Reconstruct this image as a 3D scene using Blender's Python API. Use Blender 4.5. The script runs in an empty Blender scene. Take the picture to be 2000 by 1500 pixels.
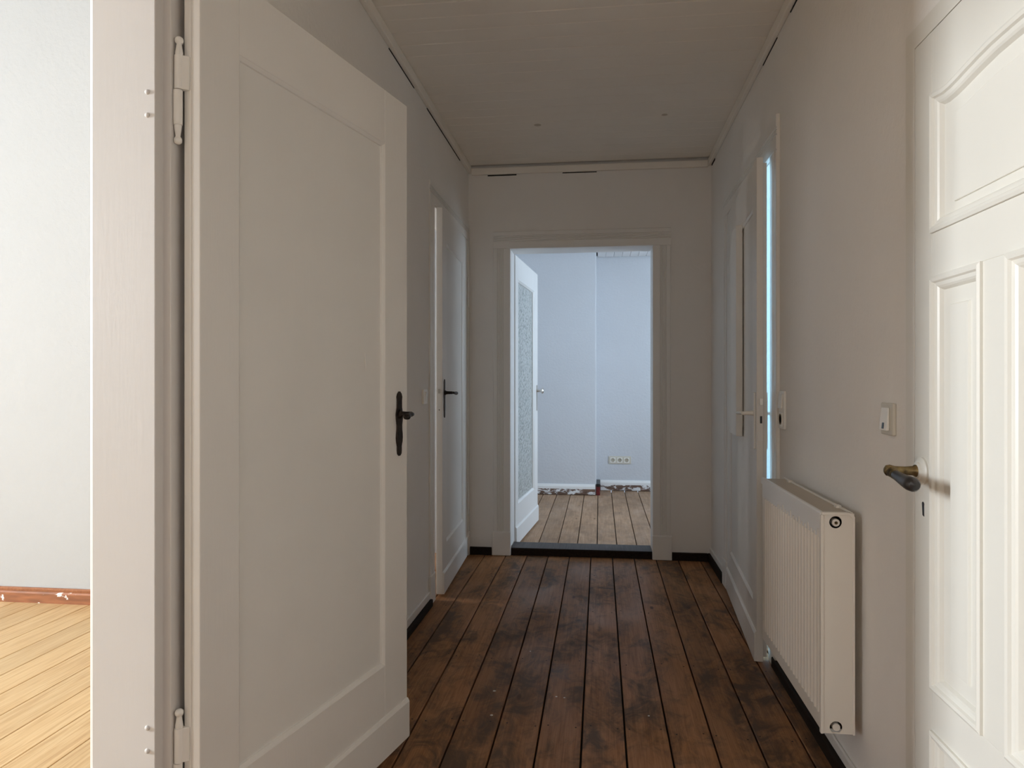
import bpy, bmesh, math, random
from mathutils import Vector, Matrix
random.seed(7)
scene = bpy.context.scene
col = scene.collection
PI = math.pi

# ------------------------------------------------------------------ camera, world, lights, exposure
FPX = 1400.0                        # focal length in pixels of the 2000 px wide frame
CAM_H = 1.135
YAW = math.atan(171.5 / FPX)        # the lens looks a little left of the hallway axis
cd = bpy.data.cameras.new('camera'); cam = bpy.data.objects.new('camera', cd); col.objects.link(cam)
cd.sensor_width = 36.0; cd.lens = FPX / 2000.0 * 36.0; cd.clip_start = 0.02
cd.shift_y = -5.0 / 2000.0
cam.location = (0, 0, CAM_H); cam.rotation_euler = (PI / 2, 0, YAW)
scene.camera = cam

world = bpy.data.worlds.new('sky'); scene.world = world; world.use_nodes = True
wb = world.node_tree.nodes['Background']
wb.inputs['Color'].default_value = (0.62, 0.78, 1.0, 1); wb.inputs['Strength'].default_value = 1.0

def window_light(name, loc, direction, w, h, power, color):
    ld = bpy.data.lights.new(name, 'AREA'); ld.shape = 'RECTANGLE'; ld.size = w; ld.size_y = h
    ld.energy = power; ld.color = color
    o = bpy.data.objects.new(name, ld); col.objects.link(o); o.location = loc
    o.rotation_euler = Vector(direction).to_track_quat('-Z', 'Y').to_euler()
    return o
# daylight in the window openings around the hallway, and two added fill lamps
window_light('daylight_side_room', (-6.68, 0.15, 2.2), (1, 0, 0), 0.90, 1.60, 640, (0.90, 0.96, 1.0))
window_light('fill_side_room_near', (-5.3, -2.78, 1.85), (0, 1, 0), 1.4, 1.7, 85, (0.93, 0.96, 1.0))  # added fill lamp, brightens the radiator and right wall through the doorway
window_light('daylight_far_room_east', (2.36, 5.65, 1.55), (-1, 0, 0), 1.30, 1.30, 66, (0.66, 0.83, 1.0))
window_light('daylight_far_room_west', (-2.46, 6.1, 1.55), (1, 0, 0), 1.30, 1.30, 18, (0.66, 0.83, 1.0))
window_light('fill_hall_end', (-0.08, -3.14, 1.6), (0, 1, 0), 1.1, 1.4, 17, (1.0, 0.90, 0.80))  # added warm fill lamp behind the viewer, lifts the dim hallway
window_light('daylight_bathroom', (3.36, 3.5, 1.6), (-1, 0, 0), 1.50, 1.4, 135, (0.38, 0.71, 1.0))
window_light('daylight_small_room', (-4.16, 4.1, 1.6), (1, 0, 0), 0.9, 1.3, 60, (1.0, 0.98, 0.95))

vs = scene.view_settings
vs.view_transform = 'Standard'; vs.look = 'None'; vs.gamma = 1.0; vs.use_curve_mapping = False
vs.exposure = 0.0
scene.cycles.max_bounces = 10; scene.cycles.diffuse_bounces = 8; scene.cycles.glossy_bounces = 4
scene.cycles.transmission_bounces = 6; scene.cycles.use_denoising = True
scene.cycles.caustics_reflective = False; scene.cycles.caustics_refractive = False

# ------------------------------------------------------------------ materials
class NT:
    def __init__(s, name):
        s.m = bpy.data.materials.new(name); s.m.use_nodes = True
        s.t = s.m.node_tree; s.b = s.t.nodes['Principled BSDF']
    def n(s, typ, **kw):
        o = s.t.nodes.new(typ)
        for k, v in kw.items():
            if k in o.inputs: o.inputs[k].default_value = v
            else: setattr(o, k, v)
        return o
    def l(s, a, b): s.t.links.new(a, b)
    def ramp(s, fac, stops):
        r = s.n('ShaderNodeValToRGB'); e = r.color_ramp.elements
        while len(e) < len(stops): e.new(0.5)
        for q, (p, c) in zip(e, stops):
            q.position = p; q.color = (c[0], c[1], c[2], 1) if isinstance(c, (tuple, list)) else (c, c, c, 1)
        s.l(fac, r.inputs['Fac']); return r.outputs['Color']
    def coords(s, scale, kind='pos', shift=True):
        if kind == 'pos': src = s.n('ShaderNodeNewGeometry').outputs['Position']
        else: src = s.n('ShaderNodeTexCoord').outputs['Object']
        if shift:
            oi = s.n('ShaderNodeObjectInfo')
            mu = s.n('ShaderNodeVectorMath', operation='SCALE'); mu.inputs[0].default_value = (13.1, 7.7, 29.3)
            s.l(oi.outputs['Random'], mu.inputs['Scale'])
            ad = s.n('ShaderNodeVectorMath', operation='ADD'); s.l(src, ad.inputs[0]); s.l(mu.outputs[0], ad.inputs[1]); src = ad.outputs[0]
        mp = s.n('ShaderNodeMapping'); mp.inputs['Scale'].default_value = scale; s.l(src, mp.inputs['Vector'])
        return mp.outputs['Vector']
    def noise(s, vec, scale, detail=3.0, rough=0.5, dist=0.0):
        o = s.n('ShaderNodeTexNoise'); o.inputs['Scale'].default_value = scale
        o.inputs['Detail'].default_value = detail; o.inputs['Roughness'].default_value = rough
        o.inputs['Distortion'].default_value = dist; s.l(vec, o.inputs['Vector']); return o.outputs['Fac']
    def mix(s, fac, a, b, blend='MIX'):
        o = s.n('ShaderNodeMix', data_type='RGBA', blend_type=blend)
        for sock, v in ((o.inputs[0], fac), (o.inputs[6], a), (o.inputs[7], b)):
            if hasattr(v, 'links'): s.l(v, sock)
            else: sock.default_value = v if isinstance(v, float) else (v[0], v[1], v[2], 1)
        return o.outputs[2]
    def bump(s, height, strength, dist=0.002):
        o = s.n('ShaderNodeBump'); o.inputs['Strength'].default_value = strength; o.inputs['Distance'].default_value = dist
        s.l(height, o.inputs['Height']); s.l(o.outputs['Normal'], s.b.inputs['Normal']); return o
    def set(s, **kw):
        for k, v in kw.items():
            i = s.b.inputs[k.replace('_', ' ')]
            if hasattr(v, 'links'): s.l(v, i)
            else: i.default_value = (v[0], v[1], v[2], 1) if isinstance(v, (tuple, list)) else v
        return s.m
M = {}
def paint(name, c, rough, bump=0.15, scale=90.0, stretch=(1, 1, 1), dirt=0.06, bdist=0.002):
    t = NT(name); v = t.coords(stretch, 'pos', False)
    big = t.noise(t.coords((1, 1, 1), 'pos', False), 1.7, 4, 0.6)
    cc = t.ramp(big, [(0.3, tuple(x * (1 - dirt) for x in c)), (0.7, c)])
    t.bump(t.noise(v, scale, 4, 0.6), bump, bdist)
    M[name] = t.set(Base_Color=cc, Roughness=rough); return M[name]
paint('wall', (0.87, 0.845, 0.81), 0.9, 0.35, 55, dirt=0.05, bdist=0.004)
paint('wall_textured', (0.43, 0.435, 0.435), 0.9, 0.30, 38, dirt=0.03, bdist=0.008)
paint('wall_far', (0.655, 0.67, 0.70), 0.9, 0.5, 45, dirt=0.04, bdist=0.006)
paint('gloss', (0.83, 0.81, 0.775), 0.38, 0.22, 40, (3, 3, 0.35), dirt=0.04)
paint('gloss_darkened', (0.70, 0.675, 0.655), 0.42, 0.12, 40, (3, 3, 0.35), dirt=0.04)  # door gloss darkened in its colour, offsets too strong light on the lining
paint('gloss_cool', (0.80, 0.79, 0.775), 0.42, 0.18, 40, (3, 3, 0.35), dirt=0.03)
paint('door_panel', (0.82, 0.805, 0.77), 0.5, 0.14, 18, (3, 3, 0.4), dirt=0.07, bdist=0.003)
paint('cream', (0.79, 0.765, 0.70), 0.34, 0.12, 30, (2, 2, 0.5), dirt=0.02)
paint('ceiling_paint', (0.89, 0.84, 0.765), 0.55, 0.15, 40, (0.3, 3, 3), dirt=0.05)
paint('ceiling_far', (0.80, 0.80, 0.80), 0.6, 0.1, 40, dirt=0.02)
paint('enamel', (0.84, 0.795, 0.72), 0.33, 0.04, 60, dirt=0.04)
paint('enamel_white', (0.84, 0.83, 0.81), 0.4, 0.1, 60, dirt=0.03)
paint('radiator_top', (0.56, 0.49, 0.40), 0.5, 0.05, 60, dirt=0.1)
paint('plastic', (0.90, 0.88, 0.83), 0.32, 0.0, 60, dirt=0.02)
paint('plastic_old', (0.66, 0.62, 0.53), 0.38, 0.0, 60, dirt=0.06)
paint('socket_well', (0.42, 0.38, 0.30), 0.45, 0.0, 60, dirt=0.06)
def flat(name, c, rough=0.5, metal=0.0):
    t = NT(name); M[name] = t.set(Base_Color=c, Roughness=rough, Metallic=metal); return M[name]
flat('dark_gap', (0.012, 0.009, 0.007), 0.9)
flat('black', (0.010, 0.009, 0.009), 0.35)
flat('steel', (0.62, 0.60, 0.56), 0.3, 1.0)
flat('nail', (0.018, 0.012, 0.009), 0.7)
flat('pilot_lens', (0.03, 0.03, 0.035), 0.2)
flat('masonry', (0.5, 0.49, 0.47), 0.9)
def iron(name, a, b, rough, metal):
    t = NT(name); v = t.coords((1, 1, 1), 'obj', False)
    M[name] = t.set(Base_Color=t.ramp(t.noise(v, 40, 4), [(0.35, a), (0.7, b)]), Roughness=rough, Metallic=metal)
iron('dark_iron', (0.012, 0.009, 0.007), (0.05, 0.032, 0.022), 0.38, 0.55)
iron('brass', (0.05, 0.035, 0.018), (0.36, 0.26, 0.12), 0.36, 0.85)
iron('horn', (0.010, 0.008, 0.007), (0.03, 0.022, 0.018), 0.3, 0.0)

def wood(name, dark, mid, light, rough, stain=None, stain_amt=0.0, grainy=1.0, knots=True, spread=0.5, spec=0.5):
    t = NT(name)
    g = t.noise(t.coords((26, 1.1, 26)), 3.0, 6, 0.62, 0.6)
    fine = t.noise(t.coords((140, 3.0, 140)), 2.0, 3, 0.6)
    c = t.ramp(g, [(0.30, dark), (0.52, mid), (0.75, light)])
    c = t.mix(0.22 * grainy, c, t.ramp(fine, [(0.35, tuple(x * 0.45 for x in mid)), (0.6, light)]), 'MIX')
    oi = t.n('ShaderNodeObjectInfo')
    tone = t.ramp(oi.outputs['Random'], [(0.0, 1.0 - spread * 0.5), (1.0, 1.0)])
    c = t.mix(1.0, c, tone, 'MULTIPLY')
    if knots:
        vo = t.n('ShaderNodeTexVoronoi'); vo.inputs['Scale'].default_value = 1.0; t.l(t.coords((7.3, 2.6, 7.3)), vo.inputs['Vector'])
        k = t.ramp(vo.outputs['Distance'], [(0.035, 0.0), (0.085, 1.0)])
        c = t.mix(1.0, c, t.mix(k, tuple(x * 0.5 + 0.1 for x in dark), (1, 1, 1)), 'MULTIPLY')
    r = rough
    if stain:
        s1 = t.noise(t.coords((5.0, 1.5, 1), 'pos', True), 1.3, 5, 0.62, 0.4)
        s2 = t.noise(t.coords((1.6, 0.8, 1), 'pos', False), 1.5, 4, 0.6, 0.3)
        s3 = t.noise(t.coords((11.0, 7.0, 1), 'pos', True), 1.0, 5, 0.7, 1.2)
        m = t.mix(0.38, t.mix(0.5, s1, s2), s3)
        fac = t.ramp(m, [(0.47, 0.0), (0.58, 1.0)])
        c = t.mix(t.mix(1.0, fac, (stain_amt,) * 3, 'MULTIPLY'), c, stain)
        r = t.ramp(s2, [(0.35, rough * 0.75), (0.65, min(1.0, rough * 1.35))])
    t.bump(fine, 0.08, 0.001)
    t.b.inputs['Specular IOR Level'].default_value = spec
    M[name] = t.set(Base_Color=c, Roughness=r); return M[name]
wood('hall_floor', (0.24, 0.106, 0.042), (0.39, 0.185, 0.078), (0.49, 0.255, 0.12), 0.46, (0.080, 0.054, 0.036), 0.88, spec=0.17)
wood('far_floor', (0.33, 0.19, 0.105), (0.44, 0.27, 0.16), (0.54, 0.36, 0.23), 0.55, (0.16, 0.11, 0.08), 0.45, spec=0.25)
wood('honey_floor', (0.48, 0.27, 0.105), (0.64, 0.42, 0.20), (0.73, 0.53, 0.29), 0.40, spread=0.3, grainy=0.7)
wood('dark_wood', (0.012, 0.008, 0.006), (0.022, 0.014, 0.010), (0.032, 0.021, 0.014), 0.7, knots=False, spec=0.12)
wood('sill_wood', (0.045, 0.038, 0.036), (0.075, 0.064, 0.060), (0.11, 0.095, 0.09), 0.55, knots=False, spec=0.3)
wood('orange_wood', (0.24, 0.08, 0.03), (0.34, 0.13, 0.055), (0.42, 0.18, 0.08), 0.4, knots=False)
# skirting with splashes of wall paint, skirting with flaking paint, dark red old paint
def splashed(name, base, top, lo, hi, scale, st=(1, 1, 1)):
    t = NT(name); f = t.ramp(t.noise(t.coords(st, 'pos', False), scale, 5, 0.65, 0.5), [(lo, 0.0), (hi, 1.0)])
    b = t.ramp(t.noise(t.coords((1, 1, 6), 'pos', False), 9, 4), [(0.35, tuple(x * 0.6 for x in base)), (0.7, base)])
    M[name] = t.set(Base_Color=t.mix(f, b, top), Roughness=0.5)
splashed('splashed_skirting', (0.36, 0.135, 0.055), (0.85, 0.82, 0.78), 0.60, 0.63, 11)
splashed('peeling_skirting', (0.20, 0.12, 0.085), (0.80, 0.80, 0.80), 0.50, 0.54, 11, (1, 1, 2.6))
splashed('red_paint', (0.17, 0.008, 0.010), (0.45, 0.25, 0.27), 0.60, 0.68, 16)
def frosted():
    t = NT('frosted_glass'); vo = t.n('ShaderNodeTexVoronoi'); vo.inputs['Scale'].default_value = 48.0
    t.l(t.coords((1, 1, 1), 'obj', False), vo.inputs['Vector'])
    t.bump(vo.outputs['Distance'], 0.9, 0.006)
    c = t.ramp(vo.outputs['Distance'], [(0.15, (0.34, 0.42, 0.38)), (0.5, (0.97, 1.0, 0.98))])
    t.set(Base_Color=c, Roughness=0.22); t.b.inputs['Transmission Weight'].default_value = 0.55; t.b.inputs['IOR'].default_value = 1.3
    M['frosted'] = t.m
frosted()

# ------------------------------------------------------------------ mesh helpers
class MB:
    def __init__(s): s.v = []; s.f = []
    def add(s, vs, fs):
        o = len(s.v); s.v += [tuple(p) for p in vs]; s.f += [tuple(i + o for i in q) for q in fs]; return s
    def box(s, x0, y0, z0, x1, y1, z1):
        return s.add([(x0, y0, z0), (x1, y0, z0), (x1, y1, z0), (x0, y1, z0), (x0, y0, z1), (x1, y0, z1), (x1, y1, z1), (x0, y1, z1)],
                     [(0, 3, 2, 1), (4, 5, 6, 7), (0, 1, 5, 4), (1, 2, 6, 5), (2, 3, 7, 6), (3, 0, 4, 7)])
    def prism(s, poly, axis, a, b):
        n = len(poly)
        def P(p, t): return {'x': (t, p[0], p[1]), 'y': (p[0], t, p[1]), 'z': (p[0], p[1], t)}[axis]
        return s.add([P(p, a) for p in poly] + [P(p, b) for p in poly],
                     [tuple(range(n))[::-1], tuple(range(n, 2 * n))] + [(i, (i + 1) % n, n + (i + 1) % n, n + i) for i in range(n)])
    def lathe(s, prof, c, axis, seg=16):
        q = Vector((0, 0, 1)).rotation_difference(Vector(axis).normalized()); c = Vector(c); vs = []; fs = []
        for (r, h) in prof:
            for k in range(seg):
                a = 2 * PI * k / seg; vs.append(c + q @ Vector((r * math.cos(a), r * math.sin(a), h)))
        for i in range(len(prof) - 1):
            for k in range(seg):
                k2 = (k + 1) % seg; fs.append((i * seg + k, i * seg + k2, (i + 1) * seg + k2, (i + 1) * seg + k))
        fs.append(tuple(range(seg))[::-1]); fs.append(tuple((len(prof) - 1) * seg + k for k in range(seg)))
        return s.add(vs, fs)
    def tube(s, pts, rad, seg=12, flat=1.0, up=(0, 0, 1)):
        pts = [Vector(p) for p in pts]; vs = []; fs = []; n = len(pts)
        if not isinstance(rad, (list, tuple)): rad = [rad] * n
        for i, p in enumerate(pts):
            t = (pts[min(i + 1, n - 1)] - pts[max(i - 1, 0)]).normalized()
            a = Vector(up).cross(t)
            if a.length < 1e-3: a = Vector((1, 0, 0)).cross(t)
            a.normalize(); b = t.cross(a)
            for k in range(seg):
                w = 2 * PI * k / seg; vs.append(p + a * rad[i] * math.cos(w) + b * rad[i] * flat * math.sin(w))
        for i in range(n - 1):
            for k in range(seg):
                k2 = (k + 1) % seg; fs.append((i * seg + k, i * seg + k2, (i + 1) * seg + k2, (i + 1) * seg + k))
        fs.append(tuple(range(seg))[::-1]); fs.append(tuple((n - 1) * seg + k for k in range(seg)))
        return s.add(vs, fs)
    def sweep(s, path, prof):
        """closed path in the local x,z plane (counter-clockwise), profile of (inward offset, y)"""
        n = len(path); m = len(prof); vs = []; fs = []
        for i in range(n):
            p0, p1, p2 = Vector(path[i - 1]), Vector(path[i]), Vector(path[(i + 1) % n])
            d1 = (p1 - p0).normalized(); d2 = (p2 - p1).normalized()
            n1 = Vector((-d1.y, d1.x)); n2 = Vector((-d2.y, d2.x)); b = (n1 + n2)
            b = b / max(0.25, (1 + n1.dot(n2)))
            for (o, y) in prof:
                q = p1 + b * o; vs.append((q.x, y, q.y))
        for i in range(n):
            j = (i + 1) % n
            for k in range(m):
                k2 = (k + 1) % m; fs.append((i * m + k, j * m + k, j * m + k2, i * m + k2))
        return s.add(vs, fs)
    def build(s, name, mat, parent=None, bevel=0.0, smooth=False, loc=None, seg=2):
        me = bpy.data.meshes.new(name); me.from_pydata(s.v, [], s.f)
        bm = bmesh.new(); bm.from_mesh(me); bmesh.ops.recalc_face_normals(bm, faces=bm.faces); bm.to_mesh(me); bm.free()
        me.materials.append(M[mat])
        if smooth:
            me.polygons.foreach_set('use_smooth', [True] * len(me.polygons)); me.set_sharp_from_angle(angle=math.radians(40))
        o = bpy.data.objects.new(name, me); col.objects.link(o)
        if loc: o.location = loc
        if parent: o.parent = parent
        if bevel:
            b = o.modifiers.new('bevel', 'BEVEL'); b.width = bevel; b.segments = seg; b.limit_method = 'ANGLE'; b.angle_limit = math.radians(50)
        return o
def tag(o, label, cat, group=None, kind=None):
    o['label'] = label; o['category'] = cat
    if group: o['group'] = group
    if kind: o['kind'] = kind
    return o
def struct(o, label, cat): return tag(o, label, cat, None, 'structure')
def empty(name, loc, ang=0.0):
    o = bpy.data.objects.new(name, None); col.objects.link(o); o.location = loc; o.rotation_euler = (0, 0, ang)
    o.empty_display_size = 0.1; return o
def copy_of(o, name, loc, parent):
    c = o.copy(); c.name = name; col.objects.link(c); c.location = loc; c.parent = parent; return c

# ------------------------------------------------------------------ dimensions of the flat
XL, XR = -0.858, 0.700            # hallway wall faces
YE = 4.65; YEB = 4.83             # end wall, both faces
YB = -3.0                         # wall behind the viewer
XLB, XRB = -0.985, 0.830          # far faces of the side walls
ZC = 2.545                        # hallway ceiling
TOP = 3.30

# walls: piers and lintels around each opening -------------------------------------------------
def wall_y(name, xa, xb, y0, y1, z1, openings, mat, label):
    m = MB(); y = y0
    for (a, b, za, zb) in openings:
        m.box(xa, y, 0, xb, a, z1); m.box(xa, a, zb, xb, b, z1)
        if za > 0: m.box(xa, a, 0, xb, b, za)
        y = b
    m.box(xa, y, 0, xb, y1, z1)
    return struct(m.build(name, mat), label, 'wall')
def wall_x(name, ya, yb, x0, x1, z1, openings, mat, label):
    m = MB(); x = x0
    for (a, b, za, zb) in openings:
        m.box(x, ya, 0, a, yb, z1); m.box(a, ya, zb, b, yb, z1)
        if za > 0: m.box(a, ya, 0, b, yb, za)
        x = b
    m.box(x, ya, 0, x1, yb, z1)
    return struct(m.build(name, mat), label, 'wall')
D1 = (0.42, 1.30); D2 = (3.645, 4.60); D4 = (3.024, 4.03); D5 = (0.80, 1.70); D3 = (-0.578, 0.334)
wall_y('wall_left', XLB, XL, YB, YE, TOP, [(D1[0] - .03, D1[1] + .03, 0, 2.03), (D2[0] - .03, D2[1] + .02, 0, 2.08)], 'wall',
       'white plastered hallway wall behind the wide open door')
wall_y('wall_right', XR, XRB, YB, YE, TOP, [(D5[0] - .02, D5[1] + .02, 0, 1.89), (D4[0] - .02, D4[1] + .02, 0, 2.09)], 'wall',
       'white plastered hallway wall carrying the radiator')
wall_x('wall_end', YE, YEB, XLB, 2.2, TOP, [(D3[0] - .02, D3[1] + .02, 0, 2.02)], 'wall',
       'short white wall closing the hallway around the far doorway')
wall_x('wall_back', YB - .12, YB, XLB, XRB, TOP, [(-.63, .47, .9, 2.3)], 'wall', 'plain white wall at the near end of the hallway')
# room to the left (bright, with honey floorboards)
wall_x('wall_side_room', 3.37, 3.47, -6.5, XLB, TOP, [], 'wall_textured', 'bright white textured wall of the side room with honey floor')
wall_x('wall_side_room_near', -2.72, -2.6, -6.5, XLB, TOP, [(-6.0, -4.6, 1.0, 2.7)], 'wall_textured', 'white wall of the side room facing the textured wall')
wall_y('wall_side_room_window', -6.62, -6.5, -2.72, 3.47, TOP, [(-0.30, 0.60, 1.40, 3.00)], 'wall_textured', 'white window wall of the side room')
# far room
FX0, FX1, FYB = -2.3, 2.2, 7.53
m = MB(); m.box(FX0, 7.2, 0, -0.035, 7.65, 2.6); struct(m.build('wall_chimney_breast', 'wall_far', None, 0.012), 'white projecting chimney breast in the far room', 'wall')
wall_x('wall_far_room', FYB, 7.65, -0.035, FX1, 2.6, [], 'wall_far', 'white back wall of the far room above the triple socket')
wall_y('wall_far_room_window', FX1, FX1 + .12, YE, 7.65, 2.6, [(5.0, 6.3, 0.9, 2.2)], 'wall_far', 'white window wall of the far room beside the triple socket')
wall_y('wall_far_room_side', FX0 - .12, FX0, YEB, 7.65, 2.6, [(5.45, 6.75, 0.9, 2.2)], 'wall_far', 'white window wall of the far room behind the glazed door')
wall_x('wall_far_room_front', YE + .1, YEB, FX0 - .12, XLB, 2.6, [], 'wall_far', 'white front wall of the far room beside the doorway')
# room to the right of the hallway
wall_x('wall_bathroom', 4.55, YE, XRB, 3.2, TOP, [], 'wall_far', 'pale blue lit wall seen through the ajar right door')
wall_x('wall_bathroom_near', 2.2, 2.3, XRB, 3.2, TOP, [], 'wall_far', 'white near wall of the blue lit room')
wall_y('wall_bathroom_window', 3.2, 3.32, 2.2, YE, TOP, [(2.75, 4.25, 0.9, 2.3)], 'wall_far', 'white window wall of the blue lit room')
m = MB(); m.box(XRB, .6, 0, XRB + .1, 2.0, TOP); struct(m.build('wall_light_stop', 'wall'), 'plain wall added behind the panelled door to keep sky light out', 'wall')  # added unseen slab, blocks sky light leaking around the panelled door
# small room behind the second left door
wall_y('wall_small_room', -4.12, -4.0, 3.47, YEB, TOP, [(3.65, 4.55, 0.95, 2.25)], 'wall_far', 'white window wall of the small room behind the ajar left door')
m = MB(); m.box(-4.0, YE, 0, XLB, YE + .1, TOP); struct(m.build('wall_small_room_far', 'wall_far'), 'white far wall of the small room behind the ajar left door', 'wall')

# floors: dark subfloor with one object per board -------------------------------------------------
def boards(floor_name, x0, x1, y0, y1, pitch, phase, gap, mat, label, pname='floorboard', th=0.022):
    m = MB(); m.box(x0, y0, -0.10, x1, y1, -th - 0.0005); fl = struct(m.build(floor_name, 'dark_gap'), label, 'floor')
    k = math.ceil((x0 - phase) / pitch - 1e-6); xs = [x0] + [phase + i * pitch for i in range(k, k + 200) if x0 + 0.02 < phase + i * pitch < x1 - 0.02] + [x1]
    base = None
    for a, b in zip(xs[:-1], xs[1:]):
        if base and abs((b - a) - pitch) < 1e-6:
            copy_of(base, pname, (a, 0, 0), fl)
        else:
            w = b - a; g = gap / 2; c = 0.0015
            m = MB(); m.prism([(g, -th), (w - g, -th), (w - g, -c), (w - g - c, 0), (g + c, 0), (g, -c)], 'y', y0, y1)
            o = m.build(pname, mat, fl, loc=(a, 0, 0))
            if abs(w - pitch) < 1e-6: base = o
    return fl
hall = boards('floor', XL, XR, YB, YE + .02, 0.1376, -0.057, 0.0058, 'hall_floor', 'dark brown worn floorboards running along the hallway')
boards('floor_far_room', FX0, FX1, YEB - .02, FYB, 0.1363, -0.019, 0.006, 'far_floor', 'greyish brown bare floorboards of the far room')
boards('floor_side_room', -6.5, XLB, -2.6, 3.37, 0.1372, -1.748, 0.004, 'honey_floor', 'honey coloured floorboards of the bright side room')
for nm, b, lab in (('floor_bathroom', (XRB, 2.3, 3.2, 4.55), 'pale floor of the blue lit room'), ('floor_small_room', (-4.0, 3.47, XLB, YE), 'floor of the small room behind the ajar left door')):
    m = MB(); m.box(b[0], b[1], -0.1, b[2], b[3], 0.0); struct(m.build(nm, 'far_floor'), lab, 'floor')
# floor in the door openings
for nm, b in (('trim_1', (XLB, D1[0] - .03, XL, D1[1] + .03)), ('trim_2', (XLB, D2[0] - .03, XL, D2[1] + .02)), ('trim_3', (XR, D4[0] - .02, XRB, D4[1] + .02))):
    m = MB(); m.box(b[0], b[1], -0.1, b[2], b[3], 0.004)
    struct(m.build(nm, 'hall_floor', None, 0.003), {'trim_1': 'brown wooden threshold under the wide open left door', 'trim_2': 'brown wooden threshold under the ajar left door', 'trim_3': 'brown wooden threshold under the ajar right door'}[nm], 'threshold')
# nails in rows across the hallway boards
m = MB()
for yy in (1.75, 2.36, 2.92, 3.57, 4.2):
    for i in range(-6, 6):
        for off in (0.022, 0.115):
            x = -0.057 + i * 0.1376 + off
            if XL + .03 < x < XR - .03:
                jx, jy = random.uniform(-.008, .008), random.uniform(-.02, .02)
                m.lathe([(0.0030, 0.0), (0.0030, 0.0006)], (x + jx, yy + jy, 0.0), (0, 0, 1), 8)
nl = m.build('nail_heads', 'nail', hall); nl['kind'] = 'stuff'
# bits of fallen paint on the hallway boards
for (px, py, s) in ((-0.383, 2.60, 0.006), (-0.155, 2.58, 0.004), (-0.126, 2.575, 0.0035), (-0.365, 2.41, 0.005), (0.165, 2.47, 0.0035), (-0.29, 3.0, 0.003)):
    m = MB(); m.prism([(-s, -s * .5), (s * .3, -s * .8), (s, .1 * s), (.2 * s, .7 * s), (-.7 * s, .5 * s)], 'z', 0.0, 0.0015)
    tag(m.build('paint_chip', 'gloss', None, 0, False, (px, py, 0.0)), 'tiny white paint flake lying on the dark hallway boards', 'paint flake', 'paint flakes on the hallway floor')

# ceilings -------------------------------------------------
m = MB(); m.box(XL, YB, ZC + 0.016, XR, YE, ZC + 0.08); ceil = struct(m.build('ceiling', 'dark_gap'), 'hallway ceiling of off-white boards laid crosswise', 'ceiling')
PB = 0.1055; base = None; y = YE - 0.03
i = 0
while y - PB > YB:
    if base is None:
        g = 0.0003; c = 0.0035
        m = MB(); m.prism([(-PB + g, ZC + .014), (-PB + g, ZC + .0022), (-PB + g + c, ZC), (-g - c, ZC), (-g, ZC + .0022), (-g, ZC + .014)], 'x', XL + .004, XR - .004)
        base = m.build('ceiling_board', 'ceiling_paint', ceil, loc=(0, y, 0))
    else: copy_of(base, 'ceiling_board', (0, y, 0), ceil)
    y -= PB
for (sx, sy, r) in ((-0.34, 3.93, 0.020), (0.34, 3.86, 0.016)):
    m = MB(); m.lathe([(r, 0), (r * .7, 0.001)], (sx, sy, ZC), (0, 0, -1), 14); m.build('filler_patch', 'radiator_top', ceil)
for nm, b, mt, lab in (('ceiling_side_room', (-6.5, -2.6, XLB, 3.37, 3.2), 'wall_textured', 'high white ceiling of the bright side room'),
                       ('ceiling_bathroom', (XRB, 2.3, 3.2, 4.55, 2.5), 'wall_far', 'white ceiling of the blue lit room'),
                       ('ceiling_small_room', (-4.0, 3.47, XLB, YE, 2.6), 'wall_far', 'white ceiling of the small room')):
    m = MB(); m.box(b[0], b[1], b[4], b[2], b[3], b[4] + .1); struct(m.build(nm, mt), lab, 'ceiling')
ZF = 2.43
m = MB(); m.box(FX0, YEB, ZF + .016, FX1, FYB, ZF + .1); fc = struct(m.build('ceiling_far_room', 'dark_gap'), 'white board ceiling of the far room', 'ceiling')
PF = 0.083; base = None; x = -1.6
while x < 1.6:
    y1 = 7.185 if x < -0.06 else 7.515
    m = MB(); g = .0012; c = .005
    m.prism([(g, ZF + .014), (g, ZF + .004), (g + c, ZF), (PF - g - c, ZF), (PF - g, ZF + .004), (PF - g, ZF + .014)], 'y', YEB, y1)
    m.build('ceiling_board', 'ceiling_far', fc, loc=(x, 0, 0)); x += PF
m = MB(); m.box(FX0, YEB, ZF, -1.6, 7.2, ZF + .014); m.box(x, YEB, ZF, FX1, FYB, ZF + .014); m.build('ceiling_panel', 'ceiling_far', fc)

# ceiling battens -------------------------------------------------
def batten(n, box, label):
    m = MB(); m.box(*box); return struct(m.build('trim_%d' % n, 'ceiling_paint', None, 0.004), label, 'ceiling trim')
batten(4, (XL, YB, 2.500, XL + .022, YE, ZC - .001), 'off-white ceiling batten above the wide open door')
batten(5, (XR - .022, YB, 2.500, XR, YE, ZC - .001), 'off-white ceiling batten above the radiator wall')
batten(6, (XL + .022, YE - .022, 2.488, XR - .022, YE, ZC - .013), 'off-white ceiling batten over the far doorway with a dark gap above')

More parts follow.
